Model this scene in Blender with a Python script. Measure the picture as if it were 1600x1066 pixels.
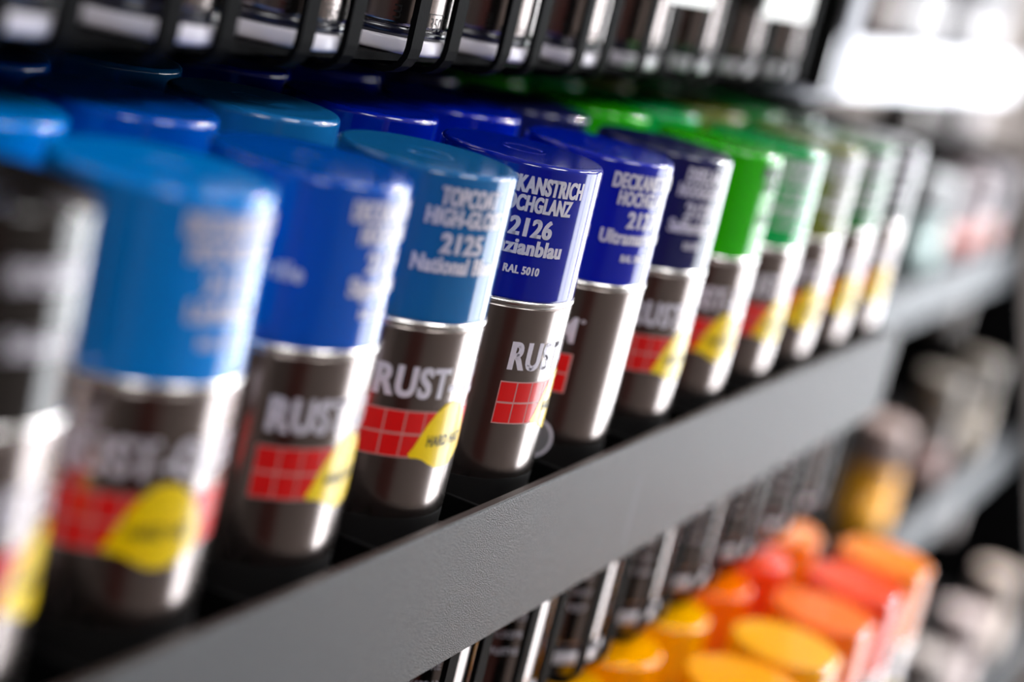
import bpy, bmesh, math, random
from mathutils import Vector, Matrix
random.seed(7)
for o in list(bpy.data.objects): bpy.data.objects.remove(o)
SC = bpy.context.scene
COL = SC.collection
MM = 0.001
ZO = 1.70                      # height of the middle shelf above the shop floor (m)
def V(x, y, z): return Vector((x*MM, y*MM, z*MM+ZO))     # millimetres measured from the middle shelf
def R(a): return math.radians(a)

# ------------------------------------------------------------------ camera
CAMP = (-325.565, -285.184, 228.455)
CR = Vector((0.436119, -0.870009, 0.229966)); CU = Vector((0.113881, 0.306853, 0.944919)); CF = Vector((0.892654, 0.385908, -0.232902))
FPX = 2832.64
cam_d = bpy.data.cameras.new('camera'); cam = bpy.data.objects.new('camera', cam_d); COL.objects.link(cam)
m = Matrix((CR, CU, -CF)).transposed().to_4x4(); m.translation = V(*CAMP); cam.matrix_world = m
cam_d.sensor_width = 36; cam_d.lens = FPX/1600*36; cam_d.clip_start = .02
cam_d.dof.use_dof = True; cam_d.dof.focus_distance = .672; cam_d.dof.aperture_fstop = 3.2; cam_d.dof.aperture_blades = 0
SC.camera = cam

# ------------------------------------------------------------------ world, exposure, light levels
SC.view_settings.view_transform = 'Standard'; SC.view_settings.look = 'None'
SC.view_settings.exposure = 0.0; SC.view_settings.gamma = 1.0; SC.view_settings.use_curve_mapping = False
w = bpy.data.worlds.new('World'); SC.world = w; w.use_nodes = True
w.node_tree.nodes['Background'].inputs[0].default_value = (.8, .88, 1, 1); w.node_tree.nodes['Background'].inputs[1].default_value = .06
WIN_FRONT = 6.5                # daylight through the shop window across the aisle
WIN_END = 9.0                  # daylight through the window at the end of the aisle
LAMP = 2500.0                    # ceiling lamps
FILL = 15.0                   # unseen fill panels added at the ceiling for more diffuse light

# ------------------------------------------------------------------ materials
def lin(c): return tuple((v/255/12.92 if v/255 <= .04045 else ((v/255+.055)/1.055)**2.4) for v in c)
MATS = {}
def mat(name, rgb, rough=.4, metal=0, coat=0, spec=.5, noise=.06, nscale=60, bump=0, bscale=900, bdist=.0004, srgb=True, sss=0):
    if name in MATS: return MATS[name]
    c = lin(rgb) if srgb else rgb
    mt = bpy.data.materials.new(name); mt.use_nodes = True
    nt = mt.node_tree; b = nt.nodes['Principled BSDF']
    tc = nt.nodes.new('ShaderNodeTexCoord')
    nz = nt.nodes.new('ShaderNodeTexNoise'); nz.inputs['Scale'].default_value = nscale; nz.inputs['Detail'].default_value = 4
    nt.links.new(tc.outputs['Object'], nz.inputs['Vector'])
    rp = nt.nodes.new('ShaderNodeValToRGB')
    if noise > .3: rp.color_ramp.elements[0].position = .38; rp.color_ramp.elements[1].position = .62
    rp.color_ramp.elements[0].color = tuple(v*(1-noise) for v in c)+(1,); rp.color_ramp.elements[1].color = tuple(min(1, v*(1+noise)) for v in c)+(1,)
    nt.links.new(nz.outputs['Fac'], rp.inputs['Fac']); nt.links.new(rp.outputs['Color'], b.inputs['Base Color'])
    b.inputs['Roughness'].default_value = rough; b.inputs['Metallic'].default_value = metal
    b.inputs['Coat Weight'].default_value = coat; b.inputs['Coat Roughness'].default_value = .08
    b.inputs['Specular IOR Level'].default_value = spec
    if bump:
        n2 = nt.nodes.new('ShaderNodeTexNoise'); n2.inputs['Scale'].default_value = bscale; n2.inputs['Detail'].default_value = 2
        nt.links.new(tc.outputs['Object'], n2.inputs['Vector'])
        bp = nt.nodes.new('ShaderNodeBump'); bp.inputs['Strength'].default_value = bump; bp.inputs['Distance'].default_value = bdist
        nt.links.new(n2.outputs['Fac'], bp.inputs['Height']); nt.links.new(bp.outputs['Normal'], b.inputs['Normal'])
    MATS[name] = mt; return mt
def emit(name, rgb, st):
    mt = bpy.data.materials.new(name); mt.use_nodes = True; nt = mt.node_tree
    nt.nodes.remove(nt.nodes['Principled BSDF']); e = nt.nodes.new('ShaderNodeEmission')
    e.inputs[0].default_value = rgb+(1,); e.inputs[1].default_value = st
    nt.links.new(e.outputs[0], nt.nodes['Material Output'].inputs[0]); return mt
M_CAN = mat('can_metal', (.36, .31, .295), .21, 1, .35, noise=.05, nscale=25, srgb=False)
M_BASE = mat('can_base_black', (18, 17, 18), .45, 0, 0, .4)
M_BEAD = mat('bare_tin', (.75, .73, .72), .22, 1, srgb=False)
M_WHITEPRINT = mat('white_print', (222, 218, 232), .3, 0, .4)
M_DARKPRINT = mat('dark_print', (26, 26, 24), .4)
M_RED = mat('red_print', (226, 22, 24), .28, 0, .5)
M_GROUT = mat('pale_red_print', (205, 150, 148), .35, 0, .3)
M_YELLOW = mat('yellow_print', (250, 214, 0), .28, 0, .5)
M_GREYPRINT = mat('grey_print', (120, 120, 124), .4)
M_RIMW = mat('white_rim', (240, 236, 246), .3, 0, .3)
M_NAVY = mat('navy_band', (20, 22, 44), .25, 0, .4)
M_RAIL = mat('powder_coated_rail', (.082, .087, .096), .48, 0, 0, .38, noise=.5, nscale=1500, bump=1.0, bscale=1900, bdist=.0022, srgb=False)
M_RAIL_DIM = mat('light_dimmed_rail', (.045, .05, .058), .5, 0, 0, .3, noise=.12, nscale=700, bump=.5, bscale=1150, srgb=False)  # darker copy of the rail grey, dimmer light put into the colour
M_RAIL_LIT = mat('light_whitened_rail', (235, 238, 245), .35)  # strong light on this rail put into its white colour
M_BLACK = mat('black_plastic', (9, 9, 10), .6, 0, 0, .03, noise=.15, bump=.15, bscale=700)
M_SHELF = mat('dark_shelf_steel', (14, 13, 14), .55, 0, 0, .25, noise=.15)
M_PANEL = mat('grey_panel', (128, 130, 142), .45)
M_CARD = mat('price_card_white', (240, 240, 240), .5)

# ------------------------------------------------------------------ object helpers
def mesh_obj(name, bm, material, parent=None, smooth=True, loc=None):
    me = bpy.data.meshes.new(name); bm.to_mesh(me); bm.free()
    for p in me.polygons: p.use_smooth = smooth
    me.materials.append(material)
    o = bpy.data.objects.new(name, me); COL.objects.link(o)
    if parent: o.parent = parent
    if loc is not None: o.location = loc
    return o
def empty(name, loc, rz=0):
    o = bpy.data.objects.new(name, None); COL.objects.link(o); o.location = loc; o.rotation_euler.z = rz
    o.empty_display_size = .02; return o
def tag(o, label=None, cat=None, group=None, kind=None):
    if label: o['label'] = label
    if cat: o['category'] = cat
    if group: o['group'] = group
    if kind: o['kind'] = kind
    return o
def clone(o, parent, rz=None, material=None):
    c = o.copy(); COL.objects.link(c); c.parent = parent; c.matrix_parent_inverse = Matrix()
    if rz is not None: c.rotation_euler.z = rz
    if material:
        c.material_slots[0].link = 'OBJECT'; c.material_slots[0].material = material
    return c
def box(bm, x0, x1, y0, y1, z0, z1, bev=0):
    """box in millimetres"""
    r = bmesh.ops.create_cube(bm, size=1)
    vs = r['verts']
    for v in vs:
        v.co = Vector(((x0+x1)/2+v.co.x*(x1-x0), (y0+y1)/2+v.co.y*(y1-y0), (z0+z1)/2+v.co.z*(z1-z0)))*MM
    if bev:
        es = list({e for v in vs for e in v.link_edges})
        bmesh.ops.bevel(bm, geom=es, offset=bev*MM, segments=2, affect='EDGES', profile=.6)
def lathe(bm, prof, n=72):
    """closed solid of revolution; prof = [(r,z)] in mm, first/last r may be 0"""
    rings = []
    for r, z in prof:
        if r < 1e-6: rings.append([bm.verts.new((0, 0, z*MM))])
        else: rings.append([bm.verts.new((r*MM*math.cos(2*math.pi*i/n), r*MM*math.sin(2*math.pi*i/n), z*MM)) for i in range(n)])
    for a, b in zip(rings, rings[1:]):
        for i in range(n):
            j = (i+1) % n
            if len(a) == 1: bm.faces.new((a[0], b[j], b[i])) if len(b) > 1 else None
            elif len(b) == 1: bm.faces.new((a[i], a[j], b[0]))
            else: bm.faces.new((a[i], a[j], b[j], b[i]))
    bmesh.ops.recalc_face_normals(bm, faces=bm.faces)
def arc(cr, cz, r, a0, a1, n=5):
    return [(cr+r*math.cos(R(a0+(a1-a0)*i/n)), cz+r*math.sin(R(a0+(a1-a0)*i/n))) for i in range(n+1)]
def bend(bm, rad, step=1.4):
    """wrap a flat mesh (mm units, x along the circumference, y up) on a cylinder of radius rad"""
    xs = [v.co.x for v in bm.verts]; x0, x1 = min(xs), max(xs)
    k = math.ceil(x0/step)
    while k*step < x1:
        bmesh.ops.bisect_plane(bm, geom=bm.verts[:]+bm.edges[:]+bm.faces[:], plane_co=(k*step, 0, 0), plane_no=(1, 0, 0)); k += 1
    for v in bm.verts:
        a = v.co.x/rad
        v.co = Vector((rad*math.cos(a), rad*math.sin(a), v.co.y))*MM
def text_bm(s, width=None, height=7.0, bold=.03, align='CENTER', shear=0, space=1.08):
    """flat lettering in mm: capital height = height, total width fitted when given, x=0 at the alignment point, y=0 the baseline"""
    cu = bpy.data.curves.new('t', 'FONT'); cu.body = s; cu.size = 1; cu.offset = bold; cu.fill_mode = 'FRONT'; cu.shear = shear; cu.space_character = space; cu.resolution_u = 4
    ob = bpy.data.objects.new('t', cu); COL.objects.link(ob)
    bpy.context.view_layer.update()
    dg = bpy.context.evaluated_depsgraph_get()
    me = bpy.data.meshes.new_from_object(ob.evaluated_get(dg))
    bm = bmesh.new(); bm.from_mesh(me)
    bpy.data.objects.remove(ob); bpy.data.curves.remove(cu); bpy.data.meshes.remove(me)
    xs = [v.co.x for v in bm.verts]; x0, x1 = min(xs), max(xs)
    sy = height/(.682+2*bold)
    sx = (width/(x1-x0)) if width else sy*.62
    ox = {'CENTER': (x0+x1)/2, 'LEFT': x0, 'RIGHT': x1}[align]
    for v in bm.verts: v.co = Vector(((v.co.x-ox)*sx, (v.co.y+bold)*sy, 0))
    return bm
def merge(dst, src, dx=0, dy=0):
    mp = {}
    for v in src.verts: mp[v] = dst.verts.new((v.co.x+dx, v.co.y+dy, 0))
    for f in src.faces:
        try: dst.faces.new([mp[v] for v in f.verts])
        except ValueError: pass
    src.free()
def rect(bm, x0, x1, y0, y1):
    bm.faces.new([bm.verts.new((x, y, 0)) for x, y in ((x0, y0), (x1, y0), (x1, y1), (x0, y1))])
def annulus(bm, cx, cy, r0, r1, n=40):
    for i in range(n):
        a, b = 2*math.pi*i/n, 2*math.pi*(i+1)/n
        bm.faces.new([bm.verts.new((cx+r*math.cos(t), cy+r*math.sin(t), 0)) for r, t in ((r0, a), (r1, a), (r1, b), (r0, b))])
DEG = 32.5*math.pi/180         # mm of circumference per degree
def ordinal(n): return ['first', 'second', 'third', 'fourth', 'fifth', 'sixth', 'seventh', 'eighth', 'ninth', 'tenth', 'eleventh', 'twelfth', 'thirteenth'][n]

# ------------------------------------------------------------------ room shell (metres, floor at z = 0)
def mbox(name, x0, x1, y0, y1, z0, z1, material, kind='structure', parent=None):
    bm = bmesh.new(); box(bm, x0*1000, x1*1000, y0*1000, y1*1000, z0*1000, z1*1000)
    o = mesh_obj(name, bm, material, parent, smooth=False)
    if kind and not parent: o['kind'] = kind
    return o
M_FLOOR = mat('shop_floor', (84, 79, 76), .12, 0, 1, noise=.15, nscale=3)
M_WALL = mat('shop_wall', (120, 112, 108), .8, noise=.05, nscale=4)
M_CEIL = mat('shop_ceiling', (170, 168, 165), .9, noise=.04, nscale=4)
M_FRAME = mat('window_frame_dark', (40, 40, 42), .5)
mbox('floor', -2.5, 6.0, -2.0, .75, -.1, 0, M_FLOOR)
mbox('ceiling', -2.5, 6.0, -2.0, .75, 3.25, 3.35, M_CEIL)
mbox('wall_back', -2.5, 6.0, .75, .85, 0, 3.25, M_WALL)
mbox('wall_left', -2.6, -2.5, -2.0, .75, 0, 3.25, M_WALL)
mbox('wall_right', 6.0, 6.1, -2.0, .75, 0, 3.25, M_WALL)
mbox('wall_front', -2.5, 6.0, -2.1, -2.0, 0, 3.25, M_WALL)
def window(name, plane, a0, a1, z0, z1, n, st):
    root = empty(name, (0, 0, 0)); root['kind'] = 'structure'
    em = emit(name+'_daylight', (.93, .96, 1.0), st)
    t = .03
    for i in range(n):
        b0 = a0+(a1-a0)*i/n; b1 = a0+(a1-a0)*(i+1)/n
        args = dict(y=(b0+t, b1-t, -2.0, -1.985, z0+t, z1-t), x=(5.985, 6.0, b0+t, b1-t, z0+t, z1-t))[plane]
        mbox('pane', *args, em, parent=root)
    fr = bmesh.new()
    def fb(p, q, u, v):
        if plane == 'y': box(fr, p*1000, q*1000, -2000, -1960, u*1000, v*1000)
        else: box(fr, 5960, 6000, p*1000, q*1000, u*1000, v*1000)
    for i in range(n+1):
        b = a0+(a1-a0)*i/n; fb(b-t, b+t, z0-t, z1+t)
    fb(a0, a1, z0-t, z0+t); fb(a0, a1, z1-t, z1+t)
    mesh_obj('window_frame', fr, M_FRAME, root, smooth=False)
window('window_1', 'y', 2.0, 5.2, .05, 2.6, 4, WIN_FRONT)
window('window_2', 'x', -1.8, -.3, .05, 2.5, 2, WIN_END)
mbox('tint_board_1', -1.2, -.4, -2.0, -1.95, 0, 2.1, mat('red_tint_board', (92, 44, 40), .4))  # unseen red board added to tint the reflections in the cans

M_LAMPGLOW = emit('lamp_glow', (1, .985, .97), LAMP)
def ceiling_lamp(x, y, label):
    r = empty('ceiling_lamp', (x, y, 3.25)); tag(r, label, 'lamp', 'ceiling lamps over the aisle')
    bm = bmesh.new(); lathe(bm, [(0, 0), (75, 0), (75, -50), (68, -52), (66, -30), (0, -30)], 32); mesh_obj('housing', bm, M_FRAME, r)
    bm = bmesh.new(); lathe(bm, [(0, -34), (62, -34), (62, -44), (0, -46)], 32); mesh_obj('bulb', bm, M_LAMPGLOW, r)
for i, x in enumerate((2.5, 4.0)):
    ceiling_lamp(x, -.9, 'round ceiling lamp over the aisle, %s from the near end' % ordinal(i))
M_FILLGLOW = emit('fill_light_glow', (1, .99, .98), FILL)
for i, x in enumerate((-.9, .5, 1.9, 3.3)):  # added fill lights, out of view
    r = empty('fill_light_panel', (x, -1.15, 3.25)); tag(r, 'added flat white fill light panel over the aisle, %s from the near end' % ordinal(i), 'lamp', 'added fill light panels')
    bm = bmesh.new(); box(bm, -330, 330, -330, 330, -30, 0); mesh_obj('housing', bm, M_FRAME, r, smooth=False)
    bm = bmesh.new(); box(bm, -300, 300, -300, 300, -34, -30.5); mesh_obj('diffuser', bm, M_FILLGLOW, r, smooth=False)

# ------------------------------------------------------------------ spray can meshes (built once, copied by object)
P = 75.3
def can_body_bm():
    bm = bmesh.new()
    lathe(bm, [(0, 15.55), (32.5, 15.55), (32.5, 15.65), (32.5, 15.9)] + [(32.5, z) for z in (16.6, 17.2, 30, 50, 70, 82.6)] + arc(31.7, 83.0, .8, 0, 90, 4) + [(31, 83.8), (0, 83.8)], 96)
    return bm
def can_base_bm():
    bm = bmesh.new()
    lathe(bm, [(0, 1), (28, .6), (29.5, 0), (31.4, .3), (32.1, 1.2), (32.2, 1.9), (32.35, 8), (32.46, 15.2), (32.46, 15.42), (32.46, 15.5), (0, 15.5)], 96)
    return bm
def can_bead_bm():
    bm = bmesh.new()
    lathe(bm, [(0, 83.4), (31.2, 83.4)] + arc(31.2, 84.9, 1.6, -70, 70, 9) + [(31.0, 86.4), (0, 86.4)], 96)
    return bm
def cap_bm():
    bm = bmesh.new()
    lathe(bm, [(0, 86.2), (31.9, 86.2), (32.3, 86.7), (32.28, 87.3), (32.1, 110), (31.82, 135.2)] + arc(29.8, 136.0, 2.0, 0, 90, 7) + [(29.0, 138.0), (28.4, 138.0), (9.2, 138.0), (8.8, 138.0), (8.4, 138.1), (7.6, 138.1), (7.2, 138.0), (6.8, 138.0), (0, 138.0)], 96)
    return bm
proto = empty('proto', (0, 0, -5))
pr_body = mesh_obj('body', can_body_bm(), M_CAN, proto)
pr_base = mesh_obj('base', can_base_bm(), M_BASE, proto)
pr_bead = mesh_obj('rim_bead', can_bead_bm(), M_BEAD, proto)
pr_cap = mesh_obj('cap', cap_bm(), mat('cap_grey', (90, 90, 90)), proto)
# printed marks, angle 0 = left end of the wordmark
bm = bmesh.new()
for q in (0, 1, 2): merge(bm, text_bm('RUST-OLEUM', 71.8, 11.0, .026, 'LEFT', space=1.14), q*.3, 59.6)
g = text_bm('o', 1.9, 2.3, .02, 'LEFT'); merge(bm, g, 73.6, 68.6)
bend(bm, 32.62); pr_word = mesh_obj('wordmark', bm, M_WHITEPRINT, proto, smooth=False)
bm = bmesh.new(); rect(bm, -1.2, 73.6, 38.0, 55.0); bend(bm, 32.58); pr_grout = mesh_obj('tile_border', bm, M_GROUT, proto, smooth=False)
bm = bmesh.new()
for c in range(10):
    for z in (38.5, 46.9): rect(bm, -.8+c*7.42, -.8+c*7.42+6.85, z, z+7.6)
bend(bm, 32.64); pr_tiles = mesh_obj('red_tiles', bm, M_RED, proto, smooth=False)
hat = [(0, 39.3), (3, 42), (6, 46), (10, 50.5), (15, 54.5), (21, 57.5), (28, 58.5), (36, 57.5), (44, 54), (50, 49), (54, 43.5), (53, 39.5), (48, 36.8), (40, 34.5), (32, 33.5), (24, 33.9), (17, 35.6), (11, 37.4), (6, 38.0), (2, 38.0)]
bm = bmesh.new(); bm.faces.new([bm.verts.new((a*DEG, z, 0)) for a, z in reversed(hat)]); bend(bm, 32.72)
pr_hat = mesh_obj('helmet_badge', bm, M_YELLOW, proto, smooth=False)
bm = text_bm('HARD HAT', 19.5, 4.0, .03, 'LEFT')
for v in bm.verts: v.co = Vector((v.co.x+12*DEG, v.co.y+42.2, 0))
bend(bm, 32.8); pr_hard = mesh_obj('badge_lettering', bm, M_DARKPRINT, proto, smooth=False)
bm = bmesh.new(); annulus(bm, 0, 17.0, 0, 7.6, 40); bend(bm, 32.6); pr_disc = mesh_obj('round_mark', bm, M_GREYPRINT, proto, smooth=False)
bm = bmesh.new(); annulus(bm, 0, 17.0, 7.6, 8.8, 40); bend(bm, 32.6); pr_ring = mesh_obj('round_mark_ring', bm, M_WHITEPRINT, proto, smooth=False)

LINES_Z = (126.7, 119.9, 110.6, 103.7, 96.4)
LINES_H = (6.4, 6.0, 7.0, 5.9, 3.1)
def cap_text_bm(lines, widths):
    bm = bmesh.new()
    for s, z, h, wd in zip(lines, LINES_Z, LINES_H, widths):
        if s:
            for q in (-1, 0, 1): merge(bm, text_bm(s, wd, h, .028), q*h*.034, z)    # heavy stems
    bend(bm, 32.36); return bm
W_DE = (37.8, 30, 16.8, 30, 14.2)
# colour, cap description, start angle of the wordmark, cap text centre, lines, widths, print colour
CANS = [
 ((34, 30, 28), 'near-black', -126, -95, ('', 'HOCHGLANZ', '', 'Schwarz', ''), (1, 24, 1, 20, 1), None),
 ((0, 136, 232), 'bright sky blue', -170.5, -99, ('DECKANSTRICH', 'HOCHGLANZ', '2123', 'Lichtblau', 'RAL 5012'), (34, 29, 16.8, 24, 14.2), None),
 ((0, 84, 190), 'azure blue', -144.2, -90, ('DECKANSTRICH', 'HOCHGLANZ', '2124', 'Signalblau', 'RAL 5005'), (35, 26, 16.8, 27, 14.2), None),
 ((20, 104, 168), 'steel blue', -155, -119, ('TOPCOAT', 'HIGH-GLOSS', '2125', 'National Blue', ''), (23.5, 31, 16.8, 34, 1), None),
 ((0, 26, 152), 'dark royal blue', -132, -138, ('DECKANSTRICH', 'HOCHGLANZ', '2126', 'Enzianblau', 'RAL 5010'), W_DE, None),
 ((0, 28, 172), 'ultramarine blue', -270, -109.4, ('DECKANSTRICH', 'HOCHGLANZ', '2127', 'Ultramarinblau', 'RAL 5002'), (37.8, 30, 16.8, 38, 14.2), None),
 ((24, 30, 84), 'dark navy', -155, -115.5, ('DEKLAAG', 'HOOGGLANS', '2128', 'Saffierblauw', 'RAL 5003'), (23, 28, 16.8, 29, 9), None),
 ((40, 186, 0), 'lime green', -169, -80, ('DECKANSTRICH', 'HOCHGLANZ', '2131', 'Gelbgruen', 'RAL 6018'), (37, 30, 16.8, 28, 14), 'dark'),
 ((0, 166, 84), 'mint green', -159, -124, ('DECKANSTRICH', 'HOCHGLANZ', '2133', 'Minzgruen', 'RAL 6029'), W_DE, None),
 ((118, 124, 54), 'olive', -172, -112, ('DECKANSTRICH', 'HOCHGLANZ', '2134', 'Resedagruen', 'RAL 6011'), W_DE, None),
 ((0, 116, 44), 'forest green', -168, -124, ('DECKANSTRICH', 'HOCHGLANZ', '2135', 'Laubgruen', 'RAL 6002'), W_DE, None),
 ((58, 66, 62), 'charcoal', -166, -122, ('DECKANSTRICH', 'HOCHGLANZ', '2137', 'Tannengruen', 'RAL 6009'), W_DE, None),
]
def cap_mat(rgb, nm): return mat('cap_'+nm.replace(' ', '_').replace('-', '_'), rgb, .11, 0, .5, noise=.03)
TXT = {}
def cap_letters(k):
    if k not in TXT:
        c = CANS[k]
        TXT[k] = mesh_obj('cap_lettering', cap_text_bm(c[4], c[5]), M_DARKPRINT if c[6] else M_WHITEPRINT, proto, smooth=False)
    return TXT[k]
def hard_hat_can(loc, label, group, cmat, word_rot, detail=True, letters=None, let_rot=0, mark=None):
    r = empty('spray_can', loc); tag(r, label, 'spray can', group)
    b = clone(pr_body, r); clone(pr_base, r); clone(pr_bead, r); cp = clone(pr_cap, r, material=cmat)
    if detail:
        clone(pr_word, b, R(word_rot)); clone(pr_grout, b, R(word_rot)); clone(pr_tiles, b, R(word_rot))
        clone(pr_hat, b, R(word_rot+30.5)); clone(pr_hard, b, R(word_rot+30.5))
        if mark is not None: clone(pr_disc, b, R(mark)); clone(pr_ring, b, R(mark))
    if letters: clone(letters, cp, R(let_rot))
    return r
numbers = {3: ' lettered 2125', 4: ' lettered 2126', 5: ' lettered 2127', 6: ' lettered 2128'}
for k, c in enumerate(CANS):
    cm = cap_mat(c[0], c[1])
    r = hard_hat_can(V(k*P, 0, 0), 'spray can with %s cap%s in the middle shelf front row' % (c[1], numbers.get(k, '')),
                 'spray cans in the front row of the middle shelf', cm, c[2], True, cap_letters(k), c[3], {5: -155.5, 3: -30, 4: -30}.get(k))
    if k == 2:                 # end of the neighbouring language block, left side of the cap
        bm = text_bm('Bleu vrille', 30, 5.6, .04, 'RIGHT')
        for v in bm.verts: v.co.y += 106
        bend(bm, 32.36); o = mesh_obj('cap_lettering', bm, M_WHITEPRINT, [h for h in r.children if h.name.startswith('cap')][0], smooth=False); o.rotation_euler.z = R(-141)
    for row in (1, 2):
        hard_hat_can(V(k*P+(0, -1, 1)[row], 73*row, 0), 'spray can with %s cap, %s the front one of that colour' % (c[1], ('', 'right behind', 'third behind')[row]),
                     'spray cans in the %s row of the middle shelf' % ('', 'second', 'third')[row], cm, c[2]+random.uniform(-20, 20), row == 1, cap_letters(k) if False else None, c[3]-20)

# ------------------------------------------------------------------ shelves, racks
def shelf(x0, x1, yr, zr, yback, where, rail_m=M_RAIL, pitch=P, xoff=0, dividers=True, hairline=None, rail_word='grey'):
    """yr = rail front face, zr = shelf surface height (mm)"""
    L = x1-x0
    r = empty('shelf_rail', V(x0, yr, zr)); tag(r, '%s rail edging the %s' % (rail_word, where), 'shelf rail', 'front rails of the shelves')
    bm = bmesh.new()
    box(bm, 0, L, 0, 2.6, -44.5, 15, .7); box(bm, 0, L, 2.4, 3.3, -44.5, -42)
    mesh_obj('rail_face', bm, rail_m, r, smooth=False)
    bm = bmesh.new(); box(bm, 0, L, .5, 3.4, 15.05, 15.6); mesh_obj('rail_top_dark', bm, mat('dark_reflection', (44, 36, 34), .5, 0, 0, .3), r, smooth=False)  # strip on the rail top, a dark reflection put into its colour
    if hairline:
        bm = bmesh.new(); box(bm, hairline-x0-.3, hairline-x0+.3, -.08, .05, -38, -4); mesh_obj('rail_hairline', bm, M_PANEL, r, smooth=False)  # thin pale line down the rail face
    r = empty('display_shelf', V(x0, yr, zr)); tag(r, 'dark steel shelf board, %s' % where, 'shelf', 'shelves of the paint racks')
    bm = bmesh.new(); box(bm, 0, L, 2.7, yback-yr, -3, -.02); mesh_obj('shelf_board', bm, M_SHELF, r, smooth=False)
    if dividers:
        d0 = None; k = math.ceil((x0-xoff)/pitch-.5)
        while k*pitch+xoff+pitch/2 < x1:
            x = k*pitch+xoff+pitch/2-x0
            if x > 3:
                if d0 is None:
                    bm = bmesh.new(); box(bm, -1.2, 1.2, 3, yback-yr-2, 0, 11, .5)
                    d0 = mesh_obj('divider', bm, M_BLACK, r, smooth=False); d0.location.x = x*MM
                else:
                    c = clone(d0, r); c.location.x = x*MM
            k += 1
    return r
BACK = 262
X0, X1 = -150, 870
shelf(X0, X1, -42, 0, BACK, 'middle shelf holding the blue and green cans', hairline=414)
shelf(X0, X1, 30, 275, BACK, 'shelf above the upper barred can rack', dividers=False)
shelf(X0, 922, -118, -275, BACK, 'lower shelf holding the yellow and orange capped cans', xoff=38)
def rack_frame(x0, x1, yb, label, zt, posts=True):
    r = empty('display_rack', (x0*MM, yb*MM, 0)); tag(r, label, 'rack', 'paint racks')
    bm = bmesh.new(); box(bm, 0, x1-x0, .2, 10, 0, zt); mesh_obj('back_panel', bm, M_SHELF, r, smooth=False)
    bm = bmesh.new(); box(bm, 0, 30, 10, 40, 0, zt, 2); mesh_obj('post', bm, M_SHELF, r, smooth=False)
    bm = bmesh.new(); box(bm, x1-x0-30, x1-x0, 10, 40, 0, zt, 2); mesh_obj('post', bm, M_SHELF, r, smooth=False)
    return r
near_rack = rack_frame(X0, 884, BACK, 'near dark steel rack carrying the blue and green capped cans', 2150)

bm = bmesh.new(); box(bm, X1+4-X0, X1+7-X0, 56-BACK, -.2, 1706, 2150); mesh_obj('side_panel', bm, M_SHELF, near_rack, smooth=False)
# small cans hanging in the black fronted dispensers
def small_can_bms():
    a = bmesh.new(); lathe(a, [(0, 10.6), (31.6, 10.6)] + arc(30.9, 12.0, 1.4, -60, 0, 3) + [(32.3, 13), (32.3, 13.6), (32.3, 80), (32.3, 98.4)] + arc(29.3, 99, 3, 0, 90, 4) + [(0, 102)], 72)
    b = bmesh.new(); lathe(b, [(0, 6.4), (31.4, 6.4), (31.4, 10.5), (0, 10.5)], 72)
    c = bmesh.new(); lathe(c, [(0, 1.4), (29, .2), (30.4, 0)] + arc(30.6, 2.0, 1.9, -70, 0, 4) + [(32.5, 5.4), (31.9, 6.3), (0, 6.3)], 72)
    return a, b, c
a, b, c = small_can_bms()
sm_body = mesh_obj('body', a, M_CAN, proto); sm_band = mesh_obj('navy_band', b, M_NAVY, proto); sm_rim = mesh_obj('base_rim', c, M_RIMW, proto)
bm = bmesh.new()
g = text_bm('m', 5.2, 4.5, .0)
for v in g.verts: v.co = Vector((v.co.y*1.0, -v.co.x, 0))
merge(bm, g, -16.9, 15.6)
merge(bm, text_bm('e', 5.2, 8.4, .0), -6.8, 10.2)
merge(bm, text_bm('350', 6.6, 4.8, .0), 3.6, 10.6)
for (x0, x1, y0, y1) in ((-1, 8, 8.9, 9.3), (-1, 8, 16.6, 17.0), (-1, -.6, 8.9, 17), (7.6, 8, 8.9, 17)): rect(bm, x0, x1, y0, y1)
merge(bm, text_bm('5', 2.2, 4.8, .0), 10.2, 10.6)
bend(bm, 32.42); sm_marks = mesh_obj('volume_marks', bm, M_DARKPRINT, proto, smooth=False)
bm = bmesh.new()
for i, (wd, s) in enumerate(((24, 'SPRAY PAINT'), (18, 'PEINTURE'), (22, 'LACKSPRAY'), (20, 'SPUITVERF'))): merge(bm, text_bm(s, wd, 3.2, .02), 0, 52-8*i)
bend(bm, 32.42); sm_text = mesh_obj('body_lettering', bm, M_WHITEPRINT, proto, smooth=False)
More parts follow.
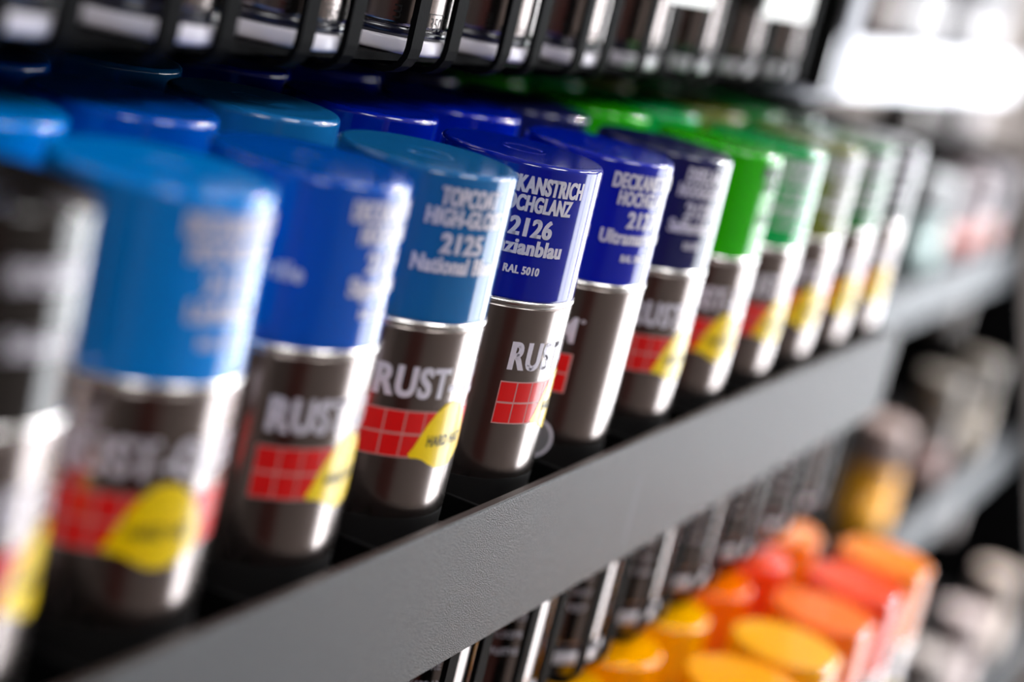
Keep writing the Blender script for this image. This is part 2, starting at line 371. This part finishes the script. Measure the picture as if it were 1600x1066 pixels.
def dispenser(name_label, x_first, n, cy, zb, ztop, yback, can_label, group, marks):
    """row of n hanging cans; zb = underside of the cans; bars in front; hangs from the shelf above (ztop)"""
    r = empty('can_dispenser', V(x_first-P/2, cy-36, zb)); tag(r, name_label, 'rack', 'black can dispensers')
    L = n*P
    bm = bmesh.new(); box(bm, 0, L, 12, yback-cy+36, -3, -.05); mesh_obj('floor_tray', bm, M_BLACK, r, smooth=False)
    def bar_bm(depth, wd):
        b = bmesh.new(); h = ztop-zb; y0 = .4; t = 2.4
        prof = [(y0, h), (y0, 4)] + [(y0+11-11*math.cos(R(q)), 4-11*math.sin(R(q))) for q in (20, 40, 60, 80, 90)] + [(depth, -7), (depth, -7+t), (y0+11, -7+t)] + [(y0+11-(11-t)*math.cos(R(q)), 4-(11-t)*math.sin(R(q))) for q in (80, 60, 40, 20, 0)] + [(y0+t, h)]
        for s in (-1, 1):
            f = [b.verts.new((s*wd/2*MM, y*MM, z*MM)) for y, z in prof]
            if s < 0: lo_ = f; b.faces.new(f)
            else: b.faces.new(list(reversed(f)))
        for i in range(len(prof)):
            j = (i+1) % len(prof); b.faces.new((lo_[j], lo_[i], f[i], f[j]))
        bmesh.ops.recalc_face_normals(b, faces=b.faces)
        return b
    p1 = mesh_obj('bar', bar_bm(60, 8.4), M_BLACK, r, smooth=False); p1.location.x = .20*P*MM
    for i in range(n):
        for ph in (.20, .59):
            if i or ph > .3: cc = clone(p1, r); cc.location.x = (i+ph)*P*MM
    for i in range(n):
        c = empty('small_spray_can', V(x_first+i*P, cy, zb)); tag(c, can_label % ordinal(i), 'spray can', group)
        b_ = clone(sm_body, c); clone(sm_band, c); clone(sm_rim, c)
        if marks: clone(sm_marks, b_, R(marks))
        else: clone(sm_text, b_, R(-133+random.uniform(-8, 8)))
    return r
dispenser('upper black barred can rack above the blue and green caps', -8, 11, 73.5, 162, 272, BACK,
          'silver can with white base rim in the upper barred rack, %s from the left', 'silver cans in the upper barred rack', -105)
dispenser('lower black barred can rack hanging under the grey rail', 2*P-8, 10, 0, -107, -3.2, BACK,
          'dark can with white base rim hanging under the grey rail, %s from the left', 'dark cans in the lower barred rack', None)
# end bracket of the upper rack
r = empty('end_bracket', V(X1-6, 48, 148)); tag(r, 'pale grey metal bracket closing the right end of the upper rack', 'bracket')
bm = bmesh.new(); box(bm, 0, 34, 0, 3, 0, 123, .6); mesh_obj('upright', bm, M_PANEL, r, smooth=False)
bm = bmesh.new(); box(bm, -60, -.2, 0, 40, 0, 3, .6); mesh_obj('foot_plate', bm, M_PANEL, r, smooth=False)
# price cards on the upper rack
for px0, px1, nm in ((479, 538, 'left'), (620, 703, 'right')):
    r = empty('price_card', V(px0, 26, 197.5)); tag(r, 'blank white price card on the upper rack, the %s one of two' % nm, 'price card', 'price cards on the upper rack')
    bm = bmesh.new(); box(bm, 0, px1-px0, 0, 1, 0, 40); mesh_obj('card', bm, M_CARD, r, smooth=False)
    bm = bmesh.new(); box(bm, 0, px1-px0, 1.05, 4, 28, 40, .3); mesh_obj('clip', bm, M_BLACK, r, smooth=False)

# lower shelf: yellow and orange caps
LOW = {5: ((236, 160, 0), 'amber'), 6: ((230, 158, 0), 'golden amber'), 7: ((250, 164, 0), 'yellow orange'), 8: ((246, 172, 0), 'golden yellow'), 9: ((248, 112, 0), 'orange'), 10: ((244, 70, 12), 'red orange'), 11: ((255, 136, 8), 'bright orange')}
for k, (rgb, nm) in LOW.items():
    for row in (0, 1):
        hard_hat_can(V(k*P+(38 if row == 0 else 17), -76+73*row, -275), 'spray can with %s cap in the %s row of the lower shelf' % (nm, ('front', 'second')[row]),
                     'spray cans in the %s row of the lower shelf' % ('front', 'second')[row], cap_mat(rgb, nm), -165+random.uniform(-10, 10), row == 0, None)

# ------------------------------------------------------------------ far rack
FX0, FX1 = 960, 2556
FB = 640
far_rack = rack_frame(FX0, FX1+24, FB, 'far dark steel rack beyond the end of the near rack', 2150)
def fy(n): return (317, 241, 165, 78, -29)[n+1]
def fz(n): return 150-275*n
for n in range(-1, 4):
    shelf(FX0, FX1, fy(n), fz(n), FB, 'far rack shelf, %s from the top' % ordinal(n+1), M_RAIL_LIT if n == 0 else M_RAIL_DIM, dividers=False, rail_word='light-whitened' if n == 0 else 'grey')
bm = bmesh.new()
pts = [(fy(3)-6, -ZO*1000), (fy(3)-6, fz(3)+20), (fy(0)-40, fz(0)-120), (FB, fz(0)-120), (FB, -ZO*1000)]
for s in (0, 14):
    f = [bm.verts.new(((FX1+2+s)*MM, y*MM, z*MM+ZO)) for y, z in pts]
    if s == 0: f0 = f
    bm.faces.new(f)
for i in range(5):
    j = (i+1) % 5; bm.faces.new((f0[i], f0[j], f[j], f[i]))
bmesh.ops.recalc_face_normals(bm, faces=bm.faces)
ep = mesh_obj('end_panel', bm, M_BLACK, far_rack, smooth=False); ep.matrix_parent_inverse = Matrix.Translation(-far_rack.location)
def xat(px, py, y):
    d = CF+CR*((px-800)/FPX)-CU*((py-533)/FPX); t = (y-CAMP[1])/d.y
    return CAMP[0]+t*d.x
# plain cans of the far rack: body, label band, cap
def far_bms(h):
    a = bmesh.new(); lathe(a, [(0, 0), (30, 0), (32, 2), (32, h*.62), (30.5, h*.64), (0, h*.64)], 40)
    b = bmesh.new(); lathe(b, [(32.15, h*.20), (32.15, h*.44), (32.01, h*.44), (32.01, h*.20), (32.15, h*.20)], 40)
    c = bmesh.new(); lathe(c, [(0, h*.645), (31.4, h*.645), (31, h*.97)] + arc(29, h-2, 2, 20, 90, 3) + [(0, h)], 40)
    return a, b, c
FP = {}
def far_can(px, py, n, basket, rgb_body, rgb_band, rgb_cap, what, h=138, metal=False):
    if h not in FP:
        a, b, c = far_bms(h); FP[h] = (mesh_obj('body', a, M_CAN, proto), mesh_obj('label_band', b, M_RED, proto), mesh_obj('cap', c, M_CARD, proto))
    y = fy(n)+42
    z = fz(n)-110 if basket else fz(n)
    x = xat(px, py, y)
    if x > FX1-38: return None
    r = empty('paint_can', V(x, y, z)); tag(r, what, 'spray can', 'cans in the far rack')
    def pm(rgb): return mat('far_%d_%d_%d' % rgb, rgb, .4, 0, .3)
    clone(FP[h][0], r, material=M_CAN if metal else pm(rgb_body)); clone(FP[h][1], r, material=pm(rgb_band)); clone(FP[h][2], r, material=pm(rgb_cap))
    return r
W = (164, 164, 168); G = (130, 128, 132); BG = (98, 86, 84)
lab = 'in the far rack, '
# top row on the light-whitened rail
for i, (px, col, nm) in enumerate(((1352, BG, 'beige grey'), (1404, W, 'white'), (1436, W, 'white'), (1502, W, 'white'), (1536, W, 'white'), (1572, W, 'white'), (1606, G, 'pale grey'))):
    far_can(px, 40, 0, False, col, col, col, '%s can on the light-whitened rail shelf %s%s from left' % (nm, lab, ordinal(i)))
# hanging under the light-whitened rail; shade put into the colour of the dark ones
for i, (px, cc, mt_) in enumerate(((1395, (42, 33, 31), False), (1440, (48, 40, 39), False), (1494, (166, 160, 162), False), (1530, (40, 32, 31), False), (1568, (156, 142, 136), False), (1604, (50, 38, 34), False))):
    far_can(px, 220, 0, True, cc, cc, cc, '%s can hanging under the light-whitened rail %s%s from the left' % ('pale' if cc[0] > 140 else 'shade-browned', lab, ordinal(i)), h=106)
# second shelf
for i, (px, cb, bd, cp, nm) in enumerate(((1428, (170, 192, 192), (170, 192, 192), (220, 224, 228), 'white'), (1478, (160, 150, 156), (168, 92, 86), (160, 148, 152), 'pink banded'), (1516, (150, 146, 152), (160, 118, 112), (156, 150, 156), 'pale grey'), (1548, (140, 138, 148), (140, 138, 148), (120, 110, 110), 'grey'), (1592, (156, 128, 96), (196, 134, 60), (150, 128, 112), 'orange banded'))):
    far_can(px, 390, 1, False, cb, bd, cp, '%s can on the second shelf %s%s from the left' % (nm, lab, ordinal(i)))
for i, (px, cc) in enumerate(((1452, (70, 62, 58)), (1500, (48, 44, 44)), (1562, (92, 82, 80)))):
    far_can(px, 560, 1, True, cc, cc, cc, 'dark can hanging under the second shelf %s%s from the left' % (lab, ordinal(i)), h=106)
for i, (px, cb, bd, cp, nm, h) in enumerate(((1381, (226, 158, 30), (238, 168, 30), (170, 148, 142), 'yellow', 150), (1450, (74, 64, 60), (116, 86, 82), (120, 112, 104), 'dark brown', 168), (1500, (126, 114, 100), (126, 114, 100), (120, 112, 104), 'beige', 160), (1562, (88, 80, 82), (120, 106, 108), (140, 132, 130), 'dusky grey', 170))):
    far_can(px, 680, 2, False, cb, bd, cp, '%s can on the third shelf %s%s from the left' % (nm, lab, ordinal(i)), h=h)
for i, (px, cc) in enumerate(((1440, (120, 112, 110)), (1490, (176, 168, 164)), (1530, (190, 182, 184)), (1568, (176, 164, 142)))):
    far_can(px, 880, 2, True, cc, cc, cc, 'grey can hanging under the third shelf %s%s from the left' % (lab, ordinal(i)), h=106)
for i, (px, cc) in enumerate(((1470, (170, 160, 156)), (1506, (190, 174, 172)), (1540, (186, 170, 160)), (1574, (168, 150, 132)))):
    far_can(px, 960, 3, False, cc, cc, cc, 'pale can on the lowest shelf %s%s from the left' % (lab, ordinal(i)))

# ------------------------------------------------------------------ remove the prototypes
for ch in list(proto.children): bpy.data.objects.remove(ch)
bpy.data.objects.remove(proto)
